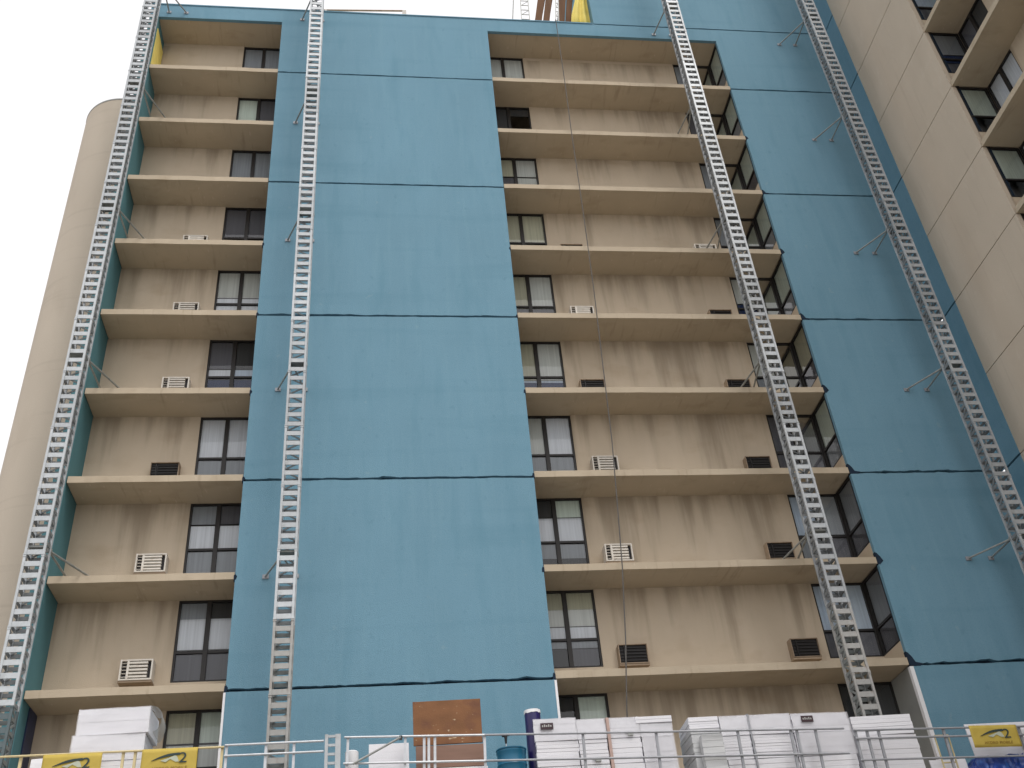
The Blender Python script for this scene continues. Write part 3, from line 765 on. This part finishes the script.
sheet(.80,2.20,6.97,7.48,-2.66,.02,M['foam'],'white sheet standing at the foot of the brown boards')
sheet(12.52,14.8,6.62,7.93,-2.45,.05,M['foam'],'white foam sheet behind the right yellow banner', roll=.0)
sheet(13.40,14.9,6.62,7.66,-2.78,.02,M['white'],'white panel right of the right yellow banner')
sheet(11.4,12.2,6.62,7.18,-2.6,.10,M['foam'],'low white foam sheet beside the blue tarp')
b = MB(); b.lathe([(.0,0),(.12,0),(.13,.02),(.13,.9),(.11,.92)], (-.45,-2.55,6.985), 20)
tag(b.build('roll', M['white'], smooth=True), 'short white roll standing beside the perforated post', 'roll')
# barrel
r = empty('barrel', (2.70,-2.52,6.90)); tag(r, 'blue plastic barrel standing on the middle platform', 'barrel')
b = MB(); b.lathe([(.26,0),(.285,.03),(.29,.25),(.30,.27),(.29,.29),(.29,.56),(.30,.58),(.29,.60),(.288,.80),(.30,.82),(.30,.86),(.27,.865),(.26,.82),(.255,.45)], n=32); b.build('drum', M['barrel'], r, smooth=True)
b = MB(); b.lathe([(.300,.868),(.306,.875),(.306,.895),(.275,.90)], n=32); b.build('rim', M['barrel'], r, smooth=True)
r = empty('mixing_paddle', (2.62,-2.45,7.0)); tag(r, 'mixing paddle with black T handle sticking out of the blue barrel', 'tool')
b = MB(); b.tube([(0,0,.5),(0,0,.95)], .012); b.build('rod', M['rail'], r)
b = MB(); b.tube([(0,0,.95),(0,0,1.10)], [.02,.035]); b.tube([(-.075,0,1.11),(.075,0,1.13)], .03); b.build('handle', M['black'], r)
r = empty('wrapped_roll', (3.22,-2.35,6.86)); tag(r, 'tall roll in dark violet film with a torn white top behind the foam', 'roll')
b = MB(); b.lathe([(.16,0),(.165,.02),(.165,1.73),(.15,1.74)], n=24)
b.build('film', M['purple'], r, smooth=True)
b = MB(); n_ = 24; vs = []; fs = []
for i in range(n_):
    a = 2*math.pi*i/n_; rr = .172
    vs += [(rr*math.cos(a), rr*math.sin(a), 1.69+.04*noise.noise((math.cos(a)*3,math.sin(a)*3,1))), (rr*math.cos(a), rr*math.sin(a), 1.76+.02*noise.noise((math.cos(a)*4,math.sin(a)*4,7)))]
for i in range(n_): fs.append((2*i,2*((i+1)%n_),2*((i+1)%n_)+1,2*i+1))
fs.append(tuple(2*i+1 for i in range(n_)))
b.add(vs, fs); b.build('cap', M['white'], r)
# crumpled tarp
b = MB(); nx, ny = 46, 26; vs = []; fs = []
for i in range(nx+1):
    for j in range(ny+1):
        u, v = i/nx, j/ny
        x = 12.15+2.7*u; y = -2.86+.9*v
        prof = min(1, math.sin(math.pi*min(1,max(0,.06+u*.94)))*2.2)*min(1,(.10+v)*2.6)*min(1,(1.05-v)*3)
        q = Vector((x*2.6,y*3.2,1)); w_ = abs(noise.noise(q))*.22+abs(noise.noise(q*2.7))*.10+noise.noise(q*6)*.03
        vs.append((x+.05*noise.noise(q*2), y-.10*(1-v)*prof+.08*noise.noise(q*3), 6.62+.60*max(0,prof)-w_*.6*prof))
for i in range(nx):
    for j in range(ny): fs.append((i*(ny+1)+j,(i+1)*(ny+1)+j,(i+1)*(ny+1)+j+1,i*(ny+1)+j+1))
b.add(vs, fs); o = b.build('tarpaulin', M['tarp'])
s_ = o.modifiers.new('thick','SOLIDIFY'); s_.thickness = .006
tag(o, 'crumpled shiny blue tarpaulin heaped under the right yellow banner', 'tarpaulin')
r = empty('tube_gate', (11.42,YR+.1,6.6)); tag(r, 'small yellow tube gate frame beside the right yellow banner', 'gate')
b = MB()
for x in (.12,.42): b.tube([(x,0,0),(x,0,1.0)], .018)
b.build('upright', M['rail_yellow'], r)
b = MB()
for z in (.45,1.0): b.tube([(.12,0,z),(.42,0,z)], .016)
b.build('crossbar', M['rail_yellow'], r)

# ------------------------------------------------------------------ light, sky, camera
SUN_EL, SUN_AZ = 60, 150       # azimuth clockwise from +Y (north)
w = bpy.data.worlds.new('World'); S.world = w; w.use_nodes = True
nt = w.node_tree; L = nt.links.new; bg = nt.nodes['Background']
sky = nn(nt,'ShaderNodeTexSky', sky_type='NISHITA'); sky.sun_disc = False
sky.sun_elevation = R(SUN_EL); sky.sun_rotation = R(SUN_AZ); sky.dust_density = 6; sky.air_density = 1.0
bw = nn(nt,'ShaderNodeRGBToBW'); L(sky.outputs[0], bw.inputs[0])
mx = nn(nt,'ShaderNodeMix', data_type='RGBA'); mx.inputs[0].default_value = .88       # a cloud sheet takes the blue out
L(sky.outputs[0], mx.inputs[6])
cl = nn(nt,'ShaderNodeMix', data_type='RGBA'); cl.inputs[0].default_value = .65; L(bw.outputs[0], cl.inputs[6]); cl.inputs[7].default_value = (9.6,9.4,9.4,1)
L(cl.outputs[2], mx.inputs[7]); L(mx.outputs[2], bg.inputs['Color']); bg.inputs['Strength'].default_value = .12
sd = bpy.data.lights.new('sun','SUN'); sd.energy = .9; sd.angle = R(25); sd.color = (1,.96,.90)
so = bpy.data.objects.new('sun', sd); col.objects.link(so)
az = R(SUN_AZ); el = R(SUN_EL)
dirv = Vector((math.sin(az)*math.cos(el), math.cos(az)*math.cos(el), math.sin(el)))
so.rotation_euler = dirv.to_track_quat('Z','Y').to_euler()

cam = bpy.data.cameras.new('camera'); co = bpy.data.objects.new('camera', cam); col.objects.link(co)
rt = Vector((0.9913867738786326,-0.10552587520311503,-0.07756645048687984))
dn = Vector((-0.0006932276015636646,0.5880245607729091,-0.8088427754287726))
fw = Vector((0.13096481975709895,0.8019298009118031,0.5828866188166842))
mtx = Matrix((rt, -dn, -fw)).transposed().to_4x4(); mtx.translation = (0,-23.516,1.6)
co.matrix_world = mtx
cam.sensor_width = 36; cam.lens = 1038.99/1024*36; cam.clip_end = 2000; cam.clip_start = .1
S.camera = co
S.view_settings.view_transform = 'Standard'; S.view_settings.look = 'None'; S.view_settings.gamma = 1
S.view_settings.exposure = .55
S.render.resolution_x = 1024; S.render.resolution_y = 768
